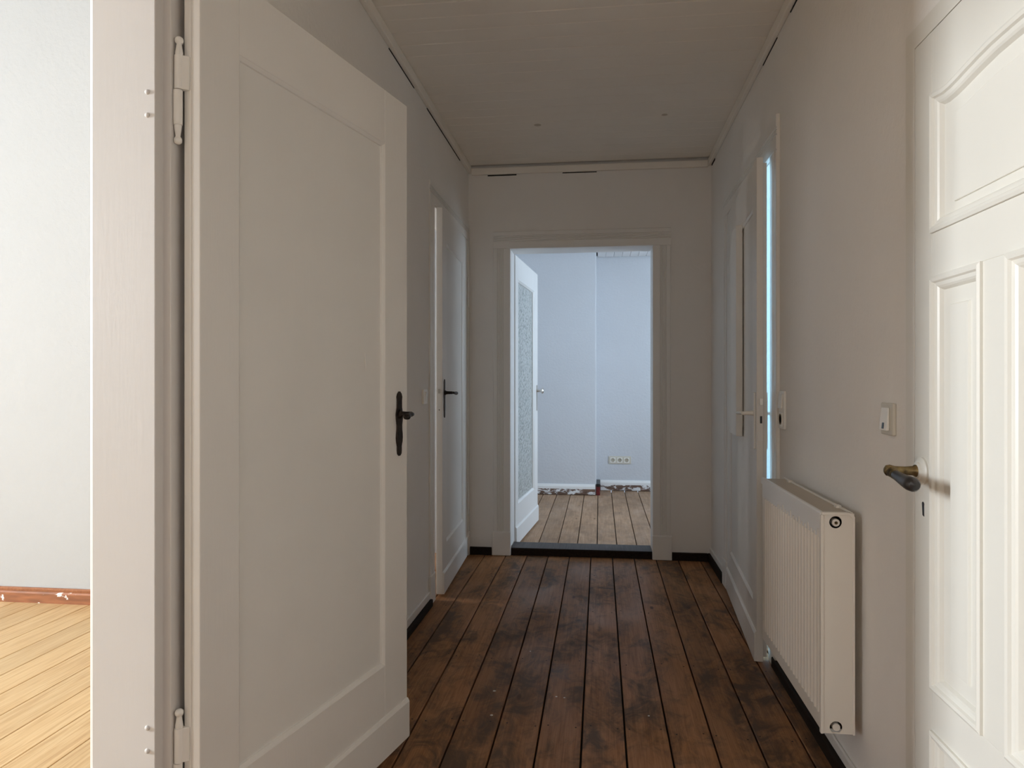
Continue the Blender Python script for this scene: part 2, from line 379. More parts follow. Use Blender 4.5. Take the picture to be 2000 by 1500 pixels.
# open dark joints along the battens and in the corner
for par, (x0, y0, z0, x1, y1, z1) in ((4, (XL, 2.85, 2.4965, XL + .0025, 3.25, 2.500)), (4, (XL, 3.5, 2.496, XL + .003, 4.35, 2.500)), (5, (XR - .003, 2.0, 2.4955, XR, 2.75, 2.500)), (5, (XR - .0025, 2.95, 2.4965, XR, 3.2, 2.500)), (5, (XR - .003, 4.5, 2.490, XR, 4.62, 2.500)),
                                     (6, (-.73, YE - .003, 2.481, -.54, YE, 2.488)), (6, (-.24, YE - .003, 2.483, -.02, YE, 2.488)), (6, (XL, YE - .004, 1.86, XL + .005, YE, 2.05))):
    m = MB(); m.box(x0, y0, z0, x1, y1, z1).build('open_joint', 'dark_gap', bpy.data.objects['trim_%d' % par])
# skirtings -------------------------------------------------
def skirt(name, segs, label):
    root = struct(empty(name, (0, 0, 0)), label, 'skirting')
    for (kind, b) in segs:
        m = MB(); m.box(*b)
        m.build({'dark_wood': 'base_strip', 'gloss': 'painted_ledge'}.get(kind, 'skirting_board'), kind, root, 0.004)
    return root
skirt('baseboard_left', [('dark_wood', (XL, 1.43, 0, XL + .022, 3.548, .036)), ('gloss', (XL, 1.43, .036, XL + .010, 3.548, .075)), ('dark_wood', (XL, YB, 0, XL + .022, .30, .036))],
      'blackened low skirting beside the wide open door')
skirt('baseboard_right', [('dark_wood', (XR - .024, 4.14, 0, XR, YE, .05)), ('gloss', (XR - .012, 4.14, .05, XR, YE, .085)), ('dark_wood', (XR - .024, 1.76, 0, XR, 2.955, .042)), ('gloss', (XR - .010, 1.76, .042, XR, 2.955, .075))],
      'blackened low skirting below the radiator')
skirt('baseboard_end', [('dark_wood', (XL, YE - .022, 0, -.703, YE, .05)), ('dark_wood', (.455, YE - .022, 0, XR - .024, YE, .05))],
      'blackened skirting either side of the far doorway')
root = struct(empty('baseboard_side_room', (0, 0, 0)), 'orange brown skirting splashed with white paint', 'skirting')
m = MB(); m.prism([(3.37, 0), (3.348, 0), (3.348, .048), (3.354, .056), (3.37, .056)], 'x', -6.5, XLB); m.build('skirting_board', 'splashed_skirting', root)
m = MB(); m.prism([(3.37, .056), (3.358, .056), (3.356, .068), (3.362, .074), (3.37, .074)], 'x', -6.5, XLB); m.build('cap_moulding', 'orange_wood', root)
root = struct(empty('baseboard_far_room', (0, 0, 0)), 'white skirting with flaking paint in the far room', 'skirting')
for (a, b, yy) in ((FX0, -0.045, 7.2), (0.006, FX1, 7.53)):
    m = MB(); m.box(a, yy - .022, .004, b, yy, .062); m.build('skirting_board', 'peeling_skirting', root, .003)
    m = MB(); m.prism([(yy, .062), (yy - .022, .062), (yy - .020, .085), (yy - .008, .108), (yy, .108)], 'x', a, b); m.build('cap_moulding', 'enamel_white', root)
m = MB(); m.box(-.036, 7.19, .0, .002, 7.5255, .085); m.build('red_skirting_end', 'red_paint', root, .003)
m = MB(); m.box(-.038, 7.186, .085, .004, 7.5255, .114); m.build('black_cap', 'black', root, .006)

# ------------------------------------------------------------------ door casings
def casing_profile(w, t, flutes, side):
    """section across the casing: u from the opening outwards, returns (u, proud) points"""
    k = min(.003, t * .3); pts = [(0.0, 0.0), (0.0, t - k), (k, t)]
    f0 = w * .40; fw = 0.0092
    for k in range(flutes):
        a = f0 + k * fw; pts += [(a, t), (a + .0018, t - .0042), (a + .0036, t - .0042), (a + .0054, t)]
    k = min(.004, t * .4); pts += [(w - k, t), (w, t - k), (w, 0.0)]
    return pts
def casing_on_x(root, xface, sgn, ya, yb, ztop, w, t, flutes, plinth=0.15, head=True, mat='gloss', far=None, hw=None):
    """casing on a side wall; sgn = direction the wall faces"""
    prof = casing_profile(w, t, flutes, 1)
    for (y0, s, ww) in ((ya, -1, w), (yb, 1, far or w)):
        if far and s == 1: pr = [(u, p) for u, p in prof if u <= far - .001] + [(far, t), (far, 0)]
        else: pr = prof
        m = MB(); m.prism([(xface + sgn * p, y0 + s * u) for u, p in pr], 'z', plinth if plinth else 0.001, ztop + .0); m.build('side_casing', mat, root)
        if plinth:
            m = MB(); q = (y0 - .001 * s, y0 + s * (ww + .004 if not (far and s == 1) else ww))
            m.box(min(xface, xface + sgn * (t + .005)), min(q), 0.001, max(xface, xface + sgn * (t + .005)), max(q), plinth); m.build('plinth_block', mat, root, .004)
    if head:
        if hw: prof = casing_profile(hw, t, flutes, 1)
        m = MB(); m.prism([(xface + sgn * p, ztop + u) for u, p in prof], 'y', ya - w, yb + (far or w)); m.build('head_casing', mat, root)
# trim_7: doorway of the wide open left door: lining, rebate and casing
root = struct(empty('trim_7', (0, 0, 0)), 'white door frame with deep lining beside the bright side room', 'door frame')
xf = XL + .016
def jamb_poly(y, s):   # plan section: lining, rebate step, casing; s = +1 for the far jamb
    return [(XLB - .012, y + s * .006), (XLB - .006, y), (XL - .001, y), (XL - .001, y + s * .025), (xf, y + s * .025), (xf, y + s * .12), (XL + .001, y + s * .12),
            (XL + .001, y + s * .0295), (XLB - .012, y + s * .0295)]
for (y, s) in ((D1[1], 1), (D1[0], -1)):
    m = MB(); m.prism(jamb_poly(y, s), 'z', 0.005, 2.0 + (.12 if True else 0)); m.build('jamb_lining', 'gloss_darkened', root, .0015)
m = MB(); m.prism([(XLB - .012, 2.0295), (XLB - .012, 2.0), (XL - .001, 2.0), (XL - .001, 2.02), (xf, 2.02), (xf, 2.12), (XL + .001, 2.12), (XL + .001, 2.0295)], 'y', D1[0] - .0248, D1[1] + .0248); m.build('head_lining', 'gloss_darkened', root)
for (y, s) in ((D1[1], 1), (D1[0], -1)):
    m = MB(); m.box(XLB - .022, min(y + s * .012, y + s * .11), .001, XLB - .0005, max(y + s * .012, y + s * .11), 2.1); m.build('room_side_casing', 'gloss', root, .004)
for z in (1.699, 1.654, .46, .415):
    m = MB(); m.lathe([(.0052, 0), (.0048, .0015), (.0028, .0030)], (-.875, D1[1], z), (0, -1, 0), 12); m.build('pin_head', 'gloss_darkened', root, smooth=True)
# trim_8: second left door
root = struct(empty('trim_8', (0, 0, 0)), 'white door frame around the ajar left door with dark handle', 'door frame')
casing_on_x(root, XL, 1, D2[0], D2[1], 2.058, .100, .008, 4, far=.045)
m = MB(); m.box(XLB, D2[0] - .029, 0.005, XL - .001, D2[0], 2.05); m.build('jamb_lining', 'gloss', root)
m = MB(); m.box(XLB, D2[1], 0.005, XL - .001, D2[1] + .019, 2.05); m.build('jamb_lining', 'gloss', root)
m = MB(); m.box(XLB, D2[0], 2.05, XL - .001, D2[1], 2.079); m.build('head_lining', 'gloss', root)
# trim_9: ajar right door
root = struct(empty('trim_9', (0, 0, 0)), 'white door frame around the ajar right door behind the radiator', 'door frame')
casing_on_x(root, XR, -1, D4[0], D4[1], 2.046, .108, .014, 4, hw=.14)
for a, b in ((D4[0] - .019, D4[0]), (D4[1], D4[1] + .019)):
    m = MB(); m.box(XR + .001, a, 0.005, XRB, b, 2.04); m.build('jamb_lining', 'gloss', root)
m = MB(); m.box(XR + .001, D4[0], 2.04, XRB, D4[1], 2.089); m.build('head_lining', 'gloss', root)
m = MB(); m.box(XR + .001, D4[0] - .002, 0.88, XR + .06, D4[0] + .0035, 1.09); m.build('strike_plate', 'enamel_white', root)
# trim_10: panelled door on the right
root = struct(empty('trim_10', (0, 0, 0)), 'narrow cream door frame around the panelled door', 'door frame')
casing_on_x(root, XR, -1, D5[0], D5[1], 1.878, .045, .0022, 0, plinth=0, mat='cream')
# trim_11: doorway to the far room
root = struct(empty('trim_11', (0, 0, 0)), 'white fluted door frame with plinth blocks around the far doorway', 'door frame')
prof = casing_profile(.113, .018, 5, 1)
for (x, s) in ((D3[0], -1), (D3[1], 1)):
    m = MB(); m.prism([(x + s * u, YE - p) for u, p in prof], 'z', .155, 2.0); m.build('side_casing', 'gloss', root)
    m = MB(); a, b = x - s * .002, x + s * .120; m.box(min(a, b), YE - .026, .001, max(a, b), YE, .155); m.build('plinth_block', 'gloss', root, .004)
    m = MB(); m.box(min(x, x + s * .019), YE + .001, .052, max(x, x + s * .019), YEB + .012, 2.0); m.build('jamb_lining', 'gloss_cool', root, .002)
m = MB(); m.prism([(YE - p, 2.0 + u) for u, p in prof], 'x', D3[0] - .113, D3[1] + .113); m.build('head_casing', 'gloss', root, .0008)
m = MB(); m.box(D3[0], YE + .001, 2.0, D3[1], YEB + .012, 2.019); m.build('head_lining', 'gloss_cool', root, .002)
sill = struct(empty('trim_12', (0, 0, 0)), 'raised dark threshold in the far doorway', 'threshold')
m = MB(); m.box(D3[0] + .001, YE + .004, .001, D3[1] - .001, YEB, .048); m.build('worn_top_board', 'sill_wood', sill, .003)
m = MB(); m.prism([(YE - .003, .001), (YE - .003, .042), (YE + .002, .0475), (YE + .006, .0475), (YE + .006, .001)], 'x', D3[0] + .001, D3[1] - .001); m.build('blackened_front_edge', 'dark_wood', sill)

# ------------------------------------------------------------------ doors
def rect(x0, z0, x1, z1): return [(x0, z0), (x1, z0), (x1, z1), (x0, z1)]
def leaf(root, W, H, T, sl, sr, pt, pb, recess, mat, pmat, z0=0.012, kick=None, mould=0.010, edge_groove=False, glass=False):
    """front face at y = 0 looking towards -y; stiles sl, sr; panel from z pb to pt"""
    def stile(x0, x1, groove):
        m = MB()
        if groove:
            m.prism([(x0, 0), (x1, 0), (x1, T), (x0, T), (x0, T * .58), (x0 + .004, T * .56), (x0 + .004, T * .42), (x0, T * .40)], 'z', z0, H)
        else: m.box(x0, 0, z0, x1, T, H)
        return m.build('stile', mat, root, .0018)
    stile(0, sl, edge_groove); stile(W - sr, W, False)
    m = MB(); m.box(sl, .0002, pt, W - sr, T - .0002, H - .0002); m.build('top_rail', mat, root, .0012)
    m = MB(); m.box(sl, .0002, z0 + .0002, W - sr, T - .0002, pb); m.build('bottom_rail', mat, root, .0012)
    if not glass:
        m = MB(); m.box(sl - .004, recess, pb - .004, W - sr + .004, T - recess, pt + .004); m.build('panel', pmat, root)
    else:
        m = MB(); m.box(sl, T * .45, pb, W - sr, T * .45 + .005, pt); m.build('glass_pane', 'frosted', root)
    if mould:
        y = T * .45 if glass else recess
        m = MB(); m.sweep(rect(sl, pb, W - sr, pt), [(0, .0015), (0, y), (mould, y), (mould * .9, y * .62), (mould * .35, y * .30)]); m.build('panel_moulding', mat, root)
    if kick:
        m = MB(); m.prism([(0, z0 + .001), (0, kick), (-.004, kick - .001), (-.009, kick - .010), (-.009, z0 + .001)], 'x', .001, W - .001); m.build('kick_board', mat, root)
PLATE = [(1.0, .000), (.66, .035), (.88, .085), (.78, .14), (.80, .25), (1.0, .317), (1.10, .35), (1.05, .43), (.86, .52), (.88, .60), (1.0, .66), (1.06, .72), (.95, .78), (.70, .85), (.72, .92), (.62, .97), (.2, 1.0)]
def plate_poly(h, hw):
    r = [(hw * (a if i else .2), -h * (t - .35)) for i, (a, t) in enumerate(PLATE)]
    return r + [(-x, z) for x, z in r[::-1]]
def iron_handle(root, x, z, h, hw, grip, droop, sgn):
    """antique plate with lever; sgn = direction of the grip along local x"""
    hd = empty('door_handle', (x, 0, z)); hd.parent = root
    m = MB(); m.prism([(a, b) for a, b in plate_poly(h, hw)], 'y', -.0045, 0); m.build('back_plate', 'dark_iron', hd, .0015)
    m = MB(); m.lathe([(.013, 0), (.013, .004), (.009, .007), (.008, .016), (.0075, .04)], (0, -.0045, 0), (0, -1, 0), 16)
    pts = [(0, -.036, 0), (sgn * .006, -.047, 0), (sgn * .02, -.052, -.001)] + [(sgn * (.02 + (grip - .02) * k / 5), -.052, -.001 - droop * (k / 5) ** 2) for k in range(1, 6)]
    m.tube(pts, [.008, .009, .0085, .0075, .0085, .011, .0125, .007], 12, .75); m.build('lever', 'dark_iron', hd, smooth=True)
    m = MB(); m.box(-.004, -.0049, -h * .40, .0005, -.0044, -h * .29); m.build('keyhole', 'black', hd)
    return hd
def hinge(root, x, y, z, up=.10, down=.11, r=.0092, mat='gloss', flap=True):
    """two-part lift-off hinge with finials; z = joint height"""
    hg = empty('hinge', (x, y, z)); hg.parent = root
    def knuckle(name, k, d, rr, off):
        m = MB(); m.lathe([(rr, .0008), (rr, k * .60), (rr * .96, k * .655), (rr * .72, k * .66), (rr * .82, k * .68), (rr * .80, k * .72), (rr * .52, k * .87), (rr * .55, k * .885), (rr * .82, k * .91), (rr * .92, k * .95), (rr * .80, k * .99), (rr * .45, k * 1.015), (.0006, k * 1.02)], off, (0, 0, d), 20)
        m.build(name, mat, hg, smooth=True)
    knuckle('upper_knuckle', up, 1, r, (0, 0, 0)); knuckle('lower_knuckle', down, -1, r * .95, (-.001, .002, 0) if flap else (0, 0, 0))
    if flap:
        m = MB(); m.prism([(-r * .95, -.001), (-r * .6, -.0055), (.0088, -.0165), (.0112, -.0165), (.0112, .0025)], 'z', .0012, up * .655); m.build('hinge_flap', mat, hg, .0008)
    return hg
# door_1: folded back against the left wall
P1, Q1 = Vector((-.790, 1.340)), Vector((-.596, 2.177)); W1 = (Q1 - P1).length
d1 = struct(empty('door_1', (P1.x, P1.y, 0), math.atan2(Q1.y - P1.y, Q1.x - P1.x)), 'large white panelled door standing wide open with dark antique handle', 'door')
leaf(d1, W1, 1.992, .040, .113, .135, 1.834, .300, .011, 'gloss', 'door_panel', .032, kick=.152, mould=.009, edge_groove=True)
iron_handle(d1, .806, 1.036, .196, .0185, .052, .008, -1)
hx = Vector((-.8325, 1.338)) - P1; ax = (Q1 - P1).normalized(); ay = Vector((-ax.y, ax.x))
hinge(d1, hx.dot(ax), hx.dot(ay), 1.716, up=.104, down=.106); hinge(d1, hx.dot(ax), hx.dot(ay), .376, up=.104, down=.106)
m = MB(); m.tube([(.637, .0105, 1.165), (.634, .0105, 1.19), (.632, .0105, 1.215)], [.0008, .0025, .0006], 8); m.build('paint_run', 'gloss', d1)
# door_2: ajar at the far left
P2, Q2 = Vector((-.822, 3.700)), Vector((-.8565, 4.597)); W2 = (Q2 - P2).length
d2 = struct(empty('door_2', (P2.x, P2.y, 0), math.atan2(Q2.y - P2.y, Q2.x - P2.x)), 'narrow looking white panelled door left ajar near the hallway corner', 'door')
leaf(d2, W2, 2.052, .033, .125, .165, 1.882, .265, .010, 'gloss', 'door_panel', .014, kick=.130, mould=.009)
iron_handle(d2, .052, 1.075, .205, .0175, .085, .004, 1)
lp = empty('lock_plate', (0, 0, 0)); lp.parent = d2
m = MB(); m.box(-.0012, .009, .93, 0, .025, 1.14); m.build('face_plate', 'enamel_white', lp)
m = MB(); m.box(-.008, .012, 1.072, -.0012, .022, 1.095); m.build('latch', 'steel', lp)
m = MB(); m.lathe([(.003, 0), (.003, .0006)], (-.0012, .017, .985), (-1, 0, 0), 8); m.build('screw', 'black', lp)
hinge(d2, W2 + .001, -.006, .375, up=.105, down=.105, r=.008, mat='enamel_white', flap=False); hinge(d2, W2 + .001, -.006, 1.72, up=.105, down=.105, r=.008, mat='enamel_white', flap=False)
# door_3: glazed door of the far room
P3, Q3 = Vector((-.572, 4.862)), Vector((-.500, 5.790)); W3 = (Q3 - P3).length
d3 = struct(empty('door_3', (P3.x, P3.y, 0), math.atan2(Q3.y - P3.y, Q3.x - P3.x)), 'white door glazed with tall patterned frosted glass, open into the far room', 'door')
leaf(d3, W3, 2.00, .040, .105, .150, 1.845, .285, .010, 'gloss_cool', 'gloss_cool', .014, kick=.138, mould=.012, glass=True)
hd = empty('door_handle', (W3 - .045, 0, 1.06)); hd.parent = d3
m = MB(); m.box(-.016, -.004, -.16, .016, 0, .045); m.build('back_plate', 'steel', hd, .0015)
m = MB(); m.lathe([(.012, 0), (.010, .006), (.009, .02), (.010, .030), (.020, .034), (.023, .044), (.016, .052), (.003, .055)], (0, -.004, 0), (0, -1, 0), 16); m.build('knob', 'steel', hd, smooth=True)
# door_4: ajar on the right
P4, Q4 = Vector((.692, 4.028)), Vector((.628, 2.992)); W4 = (Q4 - P4).length
d4 = struct(empty('door_4', (P4.x, P4.y, 0), math.atan2(Q4.y - P4.y, Q4.x - P4.x)), 'white panelled door ajar behind the radiator with white lever handle', 'door')
leaf(d4, W4, 2.040, .026, .115, .105, 1.855, .225, .009, 'gloss', 'door_panel', .004, kick=.125, mould=.010)
m = MB(); m.box(.012, .0262, .02, W4 - .014, .042, 2.020); m.build('rebate_layer', 'gloss', d4, .0015)
m = MB(); m.box(.215, -.026, .880, .590, .0035, 1.862); m.build('cover_board', 'door_panel', d4, .002)
m = MB(); m.box(.24, .0035, .92, .560, .0092, 1.83); m.build('cover_board_backing', 'door_panel', d4)
hd = empty('door_handle', (W4 - .045, 0, 1.005)); hd.parent = d4
m = MB(); m.box(-.019, -.007, -.145, .019, 0, .085); m.build('back_plate', 'enamel_white', hd, .002)
m = MB(); m.lathe([(.011, 0), (.009, .006), (.008, .040)], (0, -.007, 0), (0, -1, 0), 14)
m.tube([(.002, -.047, 0), (-.01, -.052, 0), (-.03, -.052, 0), (-.118, -.052, -.004), (-.122, -.052, -.004)], [.008, .009, .009, .0085, .005], 12, .8); m.build('lever', 'plastic', hd, smooth=True)
hb = empty('rear_handle', (W4 - .045, .042, 1.005)); hb.parent = d4
m = MB(); m.lathe([(.010, 0), (.008, .006), (.008, .040)], (0, 0, 0), (0, 1, 0), 14)
m.tube([(.002, .036, 0), (-.03, .045, 0), (-.12, .045, -.003)], [.008, .009, .008], 12, .8); m.build('lever', 'plastic', hb, smooth=True)
m = MB(); m.box(-.019, 0, -.145, .019, .005, .085); m.build('back_plate', 'enamel_white', hb, .001)
lp = empty('lock_plate', (W4, 0, 0)); lp.parent = d4
m = MB(); m.box(0, .006, .895, .0015, .0245, 1.10); m.build('face_plate', 'enamel_white', lp)
m = MB(); m.box(.0015, .012, 1.040, .008, .0225, 1.066); m.build('latch', 'steel', lp)
m = MB(); m.box(.0015, .013, .966, .0021, .0215, .995); m.build('bolt_hole', 'black', lp)
# door_5: old panelled door on the right
Y5 = D5[1] - .002; W5 = .896; H5 = 1.8765
d5 = struct(empty('door_5', (XR - .002, Y5, 0), -PI / 2), 'old cream panelled door with arched top panel and brass lever', 'door')
RC = .012
m = MB(); m.box(.003, RC, .012, W5 - .003, .040, H5 - .002); m.build('panel_backing', 'cream', d5)
def solid(name, poly): 
    m = MB(); m.prism(poly, 'y', 0, RC + .001); return m.build(name, 'cream', d5, .001)
sw = .083
arch_half = [(.083, 1.744), (.104, 1.7425), (.138, 1.737), (.1675, 1.737), (.20, 1.740), (.235, 1.7443), (.27, 1.748), (.318, 1.752), (.36, 1.7528)]
arch = arch_half + [(W5 / 2, 1.753)] + [(W5 - x, z) for x, z in arch_half[::-1]]
solid('stile', rect(0, .012, sw, H5)); solid('stile', rect(W5 - sw, .012, W5, H5))
solid('top_rail', [(sw, H5 - .0003), (sw, 1.744)] + arch[1:-1] + [(W5 - sw, 1.744), (W5 - sw, H5 - .0003)])
solid('lock_rail', rect(sw, 1.356, W5 - sw, 1.448)); solid('middle_rail', rect(sw, .397, W5 - sw, .484)); solid('bottom_rail', rect(sw, .0123, W5 - sw, .13))
solid('mullion', rect(.286, .484, .366, 1.356)); solid('mullion', rect(W5 - .366, .484, W5 - .286, 1.356))
solid('mullion', rect(.286, .13, .366, .397)); solid('mullion', rect(W5 - .366, .13, W5 - .286, .397))
PRF = [(0, RC), (0, -.005), (.006, -.008), (.012, -.006), (.015, -.001), (.022, .001), (.026, .004), (.031, RC)]
def fielded(path, inset):
    m = MB(); m.sweep(path, PRF); m.build('panel_moulding', 'cream', d5)
    n = len(path); 
    m = MB(); m.sweep(path, [(.031, RC + .001), (.031, RC - .0015), (inset - .003, RC - .0015), (inset, RC - .0055), (inset + .002, RC - .006), (inset + .002, RC + .001)])
    ins = [(v[0], v[2]) for v in m.v[4::6]]
    m.prism(ins, 'y', RC - .006, RC + .001); m.build('panel', 'cream', d5)
ap = [(sw, 1.448), (W5 - sw, 1.448)] + [(W5 - x, z) for x, z in arch_half] + [(W5 / 2, 1.753)] + arch_half[::-1]
m = MB(); m.sweep(ap, PRF); m.build('panel_moulding', 'cream', d5)
m = MB(); m.prism([(.158, 1.497), (W5 - .158, 1.497)] + [(W5 - x, z - .062) for x, z in arch_half if x > .158] + [(W5 / 2, 1.691)] + [(x, z - .062) for x, z in arch_half[::-1] if x > .158] , 'y', RC - .004, RC + .001); m.build('panel', 'cream', d5, .003)
for (a, b) in ((sw, .286), (.366, W5 - .366), (W5 - .286, W5 - sw)):
    fielded(rect(a, .484, b, 1.356), .066 if b - a > .18 else .060); fielded(rect(a, .13, b, .397), .066 if b - a > .18 else .060)
hd = empty('door_handle', (Y5 - 1.659, 0, .940)); hd.parent = d5
m = MB(); m.lathe([(.030, 0), (.030, .004), (.026, .008), (.019, .009), (.018, .013), (.014, .014)], (0, 0, 0), (0, -1, 0), 28); m.build('rosette', 'cream', hd, smooth=True)
m = MB(); m.lathe([(.0135, .012), (.0135, .016), (.0105, .020), (.0092, .036), (.0098, .056), (.0115, .062), (.013, .067), (.0115, .075), (.006, .079), (.001, .080)], (0, 0, 0), (0, -1, 0), 18)
m.tube([(0, -.066, -.001), (.012, -.066, -.003), (.026, -.066, -.006)], [.0125, .0115, .0105], 16); m.build('brass_neck', 'brass', hd, smooth=True)
m = MB(); m.tube([(.024, -.066, -.0055), (.034, -.066, -.007), (.055, -.066, -.010), (.08, -.066, -.013), (.10, -.066, -.0145), (.115, -.066, -.015), (.122, -.066, -.015), (.125, -.066, -.015)], [.0095, .0105, .0115, .0135, .0150, .0145, .0105, .002], 18); m.build('grip', 'horn', hd, smooth=True)
m = MB(); m.prism([(.042 + .0055 * math.cos(a), .868 + .0055 * math.sin(a)) for a in [k * PI / 6 for k in range(-1, 8)]] + [(.0395, .844), (.0475, .842)], 'y', -.0006, .0); m.build('keyhole', 'black', d5)

# ------------------------------------------------------------------ radiator
RX0, RX1, RY0, RY1, RZ0, RZ1 = .589, .676, 2.012, 2.725, .190, .783
rad = tag(empty('radiator', (0, 0, 0)), 'cream ribbed panel radiator mounted on the hallway wall', 'radiator')
m = MB(); pts = [(RX0 + .012, RY0 + .004), (RX0 + .003, RY0 + .004), (RX0 + .003, RY0 + .022)]
y = RY0 + .034; pitch = .0315; nr = 21
prof = []
for k in range(nr):
    c = y + k * pitch
    prof += [(RX0 + .0095, c - .0135), (RX0 + .0095, c - .0095), (RX0 + .001, c - .005), (RX0, c), (RX0 + .001, c + .005), (RX0 + .0095, c + .0095)]
yend = y + (nr - 1) * pitch + .0135
poly = [(RX0 + .012, RY0 + .003), (RX0 + .004, RY0 + .003)] + prof + [(RX0 + .0095, yend), (RX0 + .004, RY1 - .004), (RX0 + .004, RY1), (RX0 + .012, RY1)]
m.prism(poly, 'z', RZ0 + .045, RZ1 - .072); m.build('ribbed_front', 'enamel', rad, smooth=False)
m = MB(); m.box(RX0 + .003, RY0 + .003, RZ1 - .072, RX0 + .012, RY1, RZ1 - .018); m.build('front_band', 'enamel_white', rad, .002)
m = MB(); m.box(RX0 + .003, RY0 + .003, RZ0 + .004, RX0 + .012, RY1, RZ0 + .045); m.build('lower_band', 'enamel', rad, .002)
for k in range(nr - 6):     # rib heads running up into the painted band
    c = y + k * pitch; m = MB(); m.box(RX0 + .001, c - .005, RZ1 - .0725, RX0 + .0035, c + .005, RZ1 - .060 + (.010 if k % 3 == 0 else .0)); m.build('rib_head', 'enamel', rad, .002)
m = MB(); m.box(RX1 - .014, RY0 + .004, RZ0 + .004, RX1 - .004, RY1 - .002, RZ1 - .02); m.build('rear_panel', 'enamel', rad)
m = MB()
for k in range(22):
    c = RY0 + .03 + k * .0315; m.box(RX0 + .014, c, RZ0 + .03, RX1 - .016, c + .0012, RZ1 - .05)
m.build('convector_fins', 'radiator_top', rad)
m = MB(); m.box(RX0 + .006, RY0 + .003, RZ1 - .008, RX1 - .006, RY1 - .004, RZ1 - .004); m.build('top_grille', 'radiator_top', rad)
m = MB(); m.prism([(RX0 - .001, RZ1 - .022), (RX0 - .001, RZ1 - .003), (RX0 + .003, RZ1), (RX0 + .010, RZ1), (RX0 + .010, RZ1 - .004), (RX0 + .003, RZ1 - .006), (RX0 + .003, RZ1 - .022)], 'y', RY0 + .004, RY1); m.build('front_rail', 'enamel_white', rad)
m = MB(); m.box(RX1 - .008, RY0 + .004, RZ1 - .02, RX1 - .003, RY1 - .002, RZ1 + .001); m.build('rear_rail', 'enamel', rad, .001)
for yy in (RY0 + .10, RY1 - .10):
    m = MB(); m.box(RX1 - .016, yy, RZ1 - .006, RX1 - .001, yy + .022, RZ1 + .003); m.build('clip', 'enamel', rad, .001)
    m = MB(); m.box(RX1 - .006, yy, RZ0 + .06, XR + .0005, yy + .03, RZ1 - .08); m.build('wall_bracket', 'enamel', rad)
m = MB(); m.box(RX0 + .004, RY1 - .004, RZ0 + .01, RX1 - .004, RY1 - .001, RZ1 - .012); m.build('far_end_panel', 'enamel', rad, .001)
# near end panel with two round openings
holes = [(.6275, .7575), (.6285, .2075)]
ex0, ex1, ez0, ez1, HR = RX0 + .006, RX1 - .001, RZ0 + .001, RZ1 - .001, .0165
def holed(m, c, x0, x1, z0, z1):
    n = 32; inner = []; outer = []
    for k in range(n):
        w = 2 * PI * (k + .5) / n; dx, dz = math.cos(w), math.sin(w)
        t = min((x1 - c[0]) / dx if dx > 0 else (x0 - c[0]) / dx, (z1 - c[1]) / dz if dz > 0 else (z0 - c[1]) / dz)
        inner.append((c[0] + HR * dx, c[1] + HR * dz)); outer.append([c[0] + dx * t, c[1] + dz * t])
    for (px, pz) in ((x0, z0), (x1, z0), (x0, z1), (x1, z1)):      # snap the nearest outer point to each corner
        b = min(outer, key=lambda q: (q[0] - px) ** 2 + (q[1] - pz) ** 2); b[0], b[1] = px, pz
    vs = [(x, RY0, z) for x, z in inner] + [(x, RY0, z) for x, z in outer] + [(x, RY0 + .004, z) for x, z in inner]
    m.add(vs, [(k, (k + 1) % n, n + (k + 1) % n, n + k) for k in range(n)] + [(k, 2 * n + k, 2 * n + (k + 1) % n, (k + 1) % n) for k in range(n)])
m = MB(); holed(m, holes[0], ex0, ex1, .725, ez1); holed(m, holes[1], ex0, ex1, ez0, .24)
m.add([(ex0, RY0, .24), (ex1, RY0, .24), (ex1, RY0, .725), (ex0, RY0, .725)], [(0, 1, 2, 3)])
m.add([(ex0, RY0 + .0045, ez0), (ex1, RY0 + .0045, ez0), (ex1, RY0 + .0045, ez0 + .002), (ex0, RY0 + .0045, ez0 + .002)], [(0, 1, 2, 3)])
m.build('end_panel', 'enamel', rad)
m = MB(); m.prism([(RX1 - .006, RZ0), (RX1, RZ0), (RX1, RZ1 - .012), (RX1 - .004, RZ1 - .003), (RX1 - .012, RZ1 + .001), (RX0 + .002, RZ1 + .001), (RX0 + .002, RZ1 - .006), (RX1 - .014, RZ1 - .006), (RX1 - .006, RZ1 - .016)], 'y', RY0 - .004, RY0 + .012); m.build('end_rim', 'enamel', rad, .0012)
m = MB(); m.prism([(RX0 - .0005, RY0 - .003), (RX0 + .0075, RY0 - .003), (RX0 + .0075, RY0 + .010), (RX0 - .0005, RY0 + .010)], 'z', RZ0, RZ1 - .006); m.build('corner_rim', 'enamel', rad, .0015)
m = MB(); m.box(RX0 + .008, RY0 + .022, RZ0 + .004, RX1 - .016, RY0 + .0225, RZ1 - .02); m.build('inner_shadow_plate', 'dark_gap', rad)
for i, c in enumerate(holes):
    m = MB(); cc = (c[0] + .0028, RY0 + .022, c[1] - .0026)
    m.lathe([(.0108, 0), (.0108, .013), (.0098, .016), (.004, .0162) if i == 0 else (.0095, .0165)], cc, (0, -1, 0), 24); m.build('plug', 'enamel', rad, smooth=True)
    if i == 0:
        m = MB(); m.lathe([(.0042, .0150), (.0042, .0172), (.003, .0172), (.003, .0166)], cc, (0, -1, 0), 16); m.build('vent_screw', 'brass', rad)

# ------------------------------------------------------------------ switches and sockets
def frame_rect(w, h, r=.003): return [(-w, -h), (w, -h), (w, h), (-w, h)]
def on_wall(name, x, y, z, ang, label, cat, group=None): 
    return tag(empty(name, (x, y, z), ang), label, cat, group)
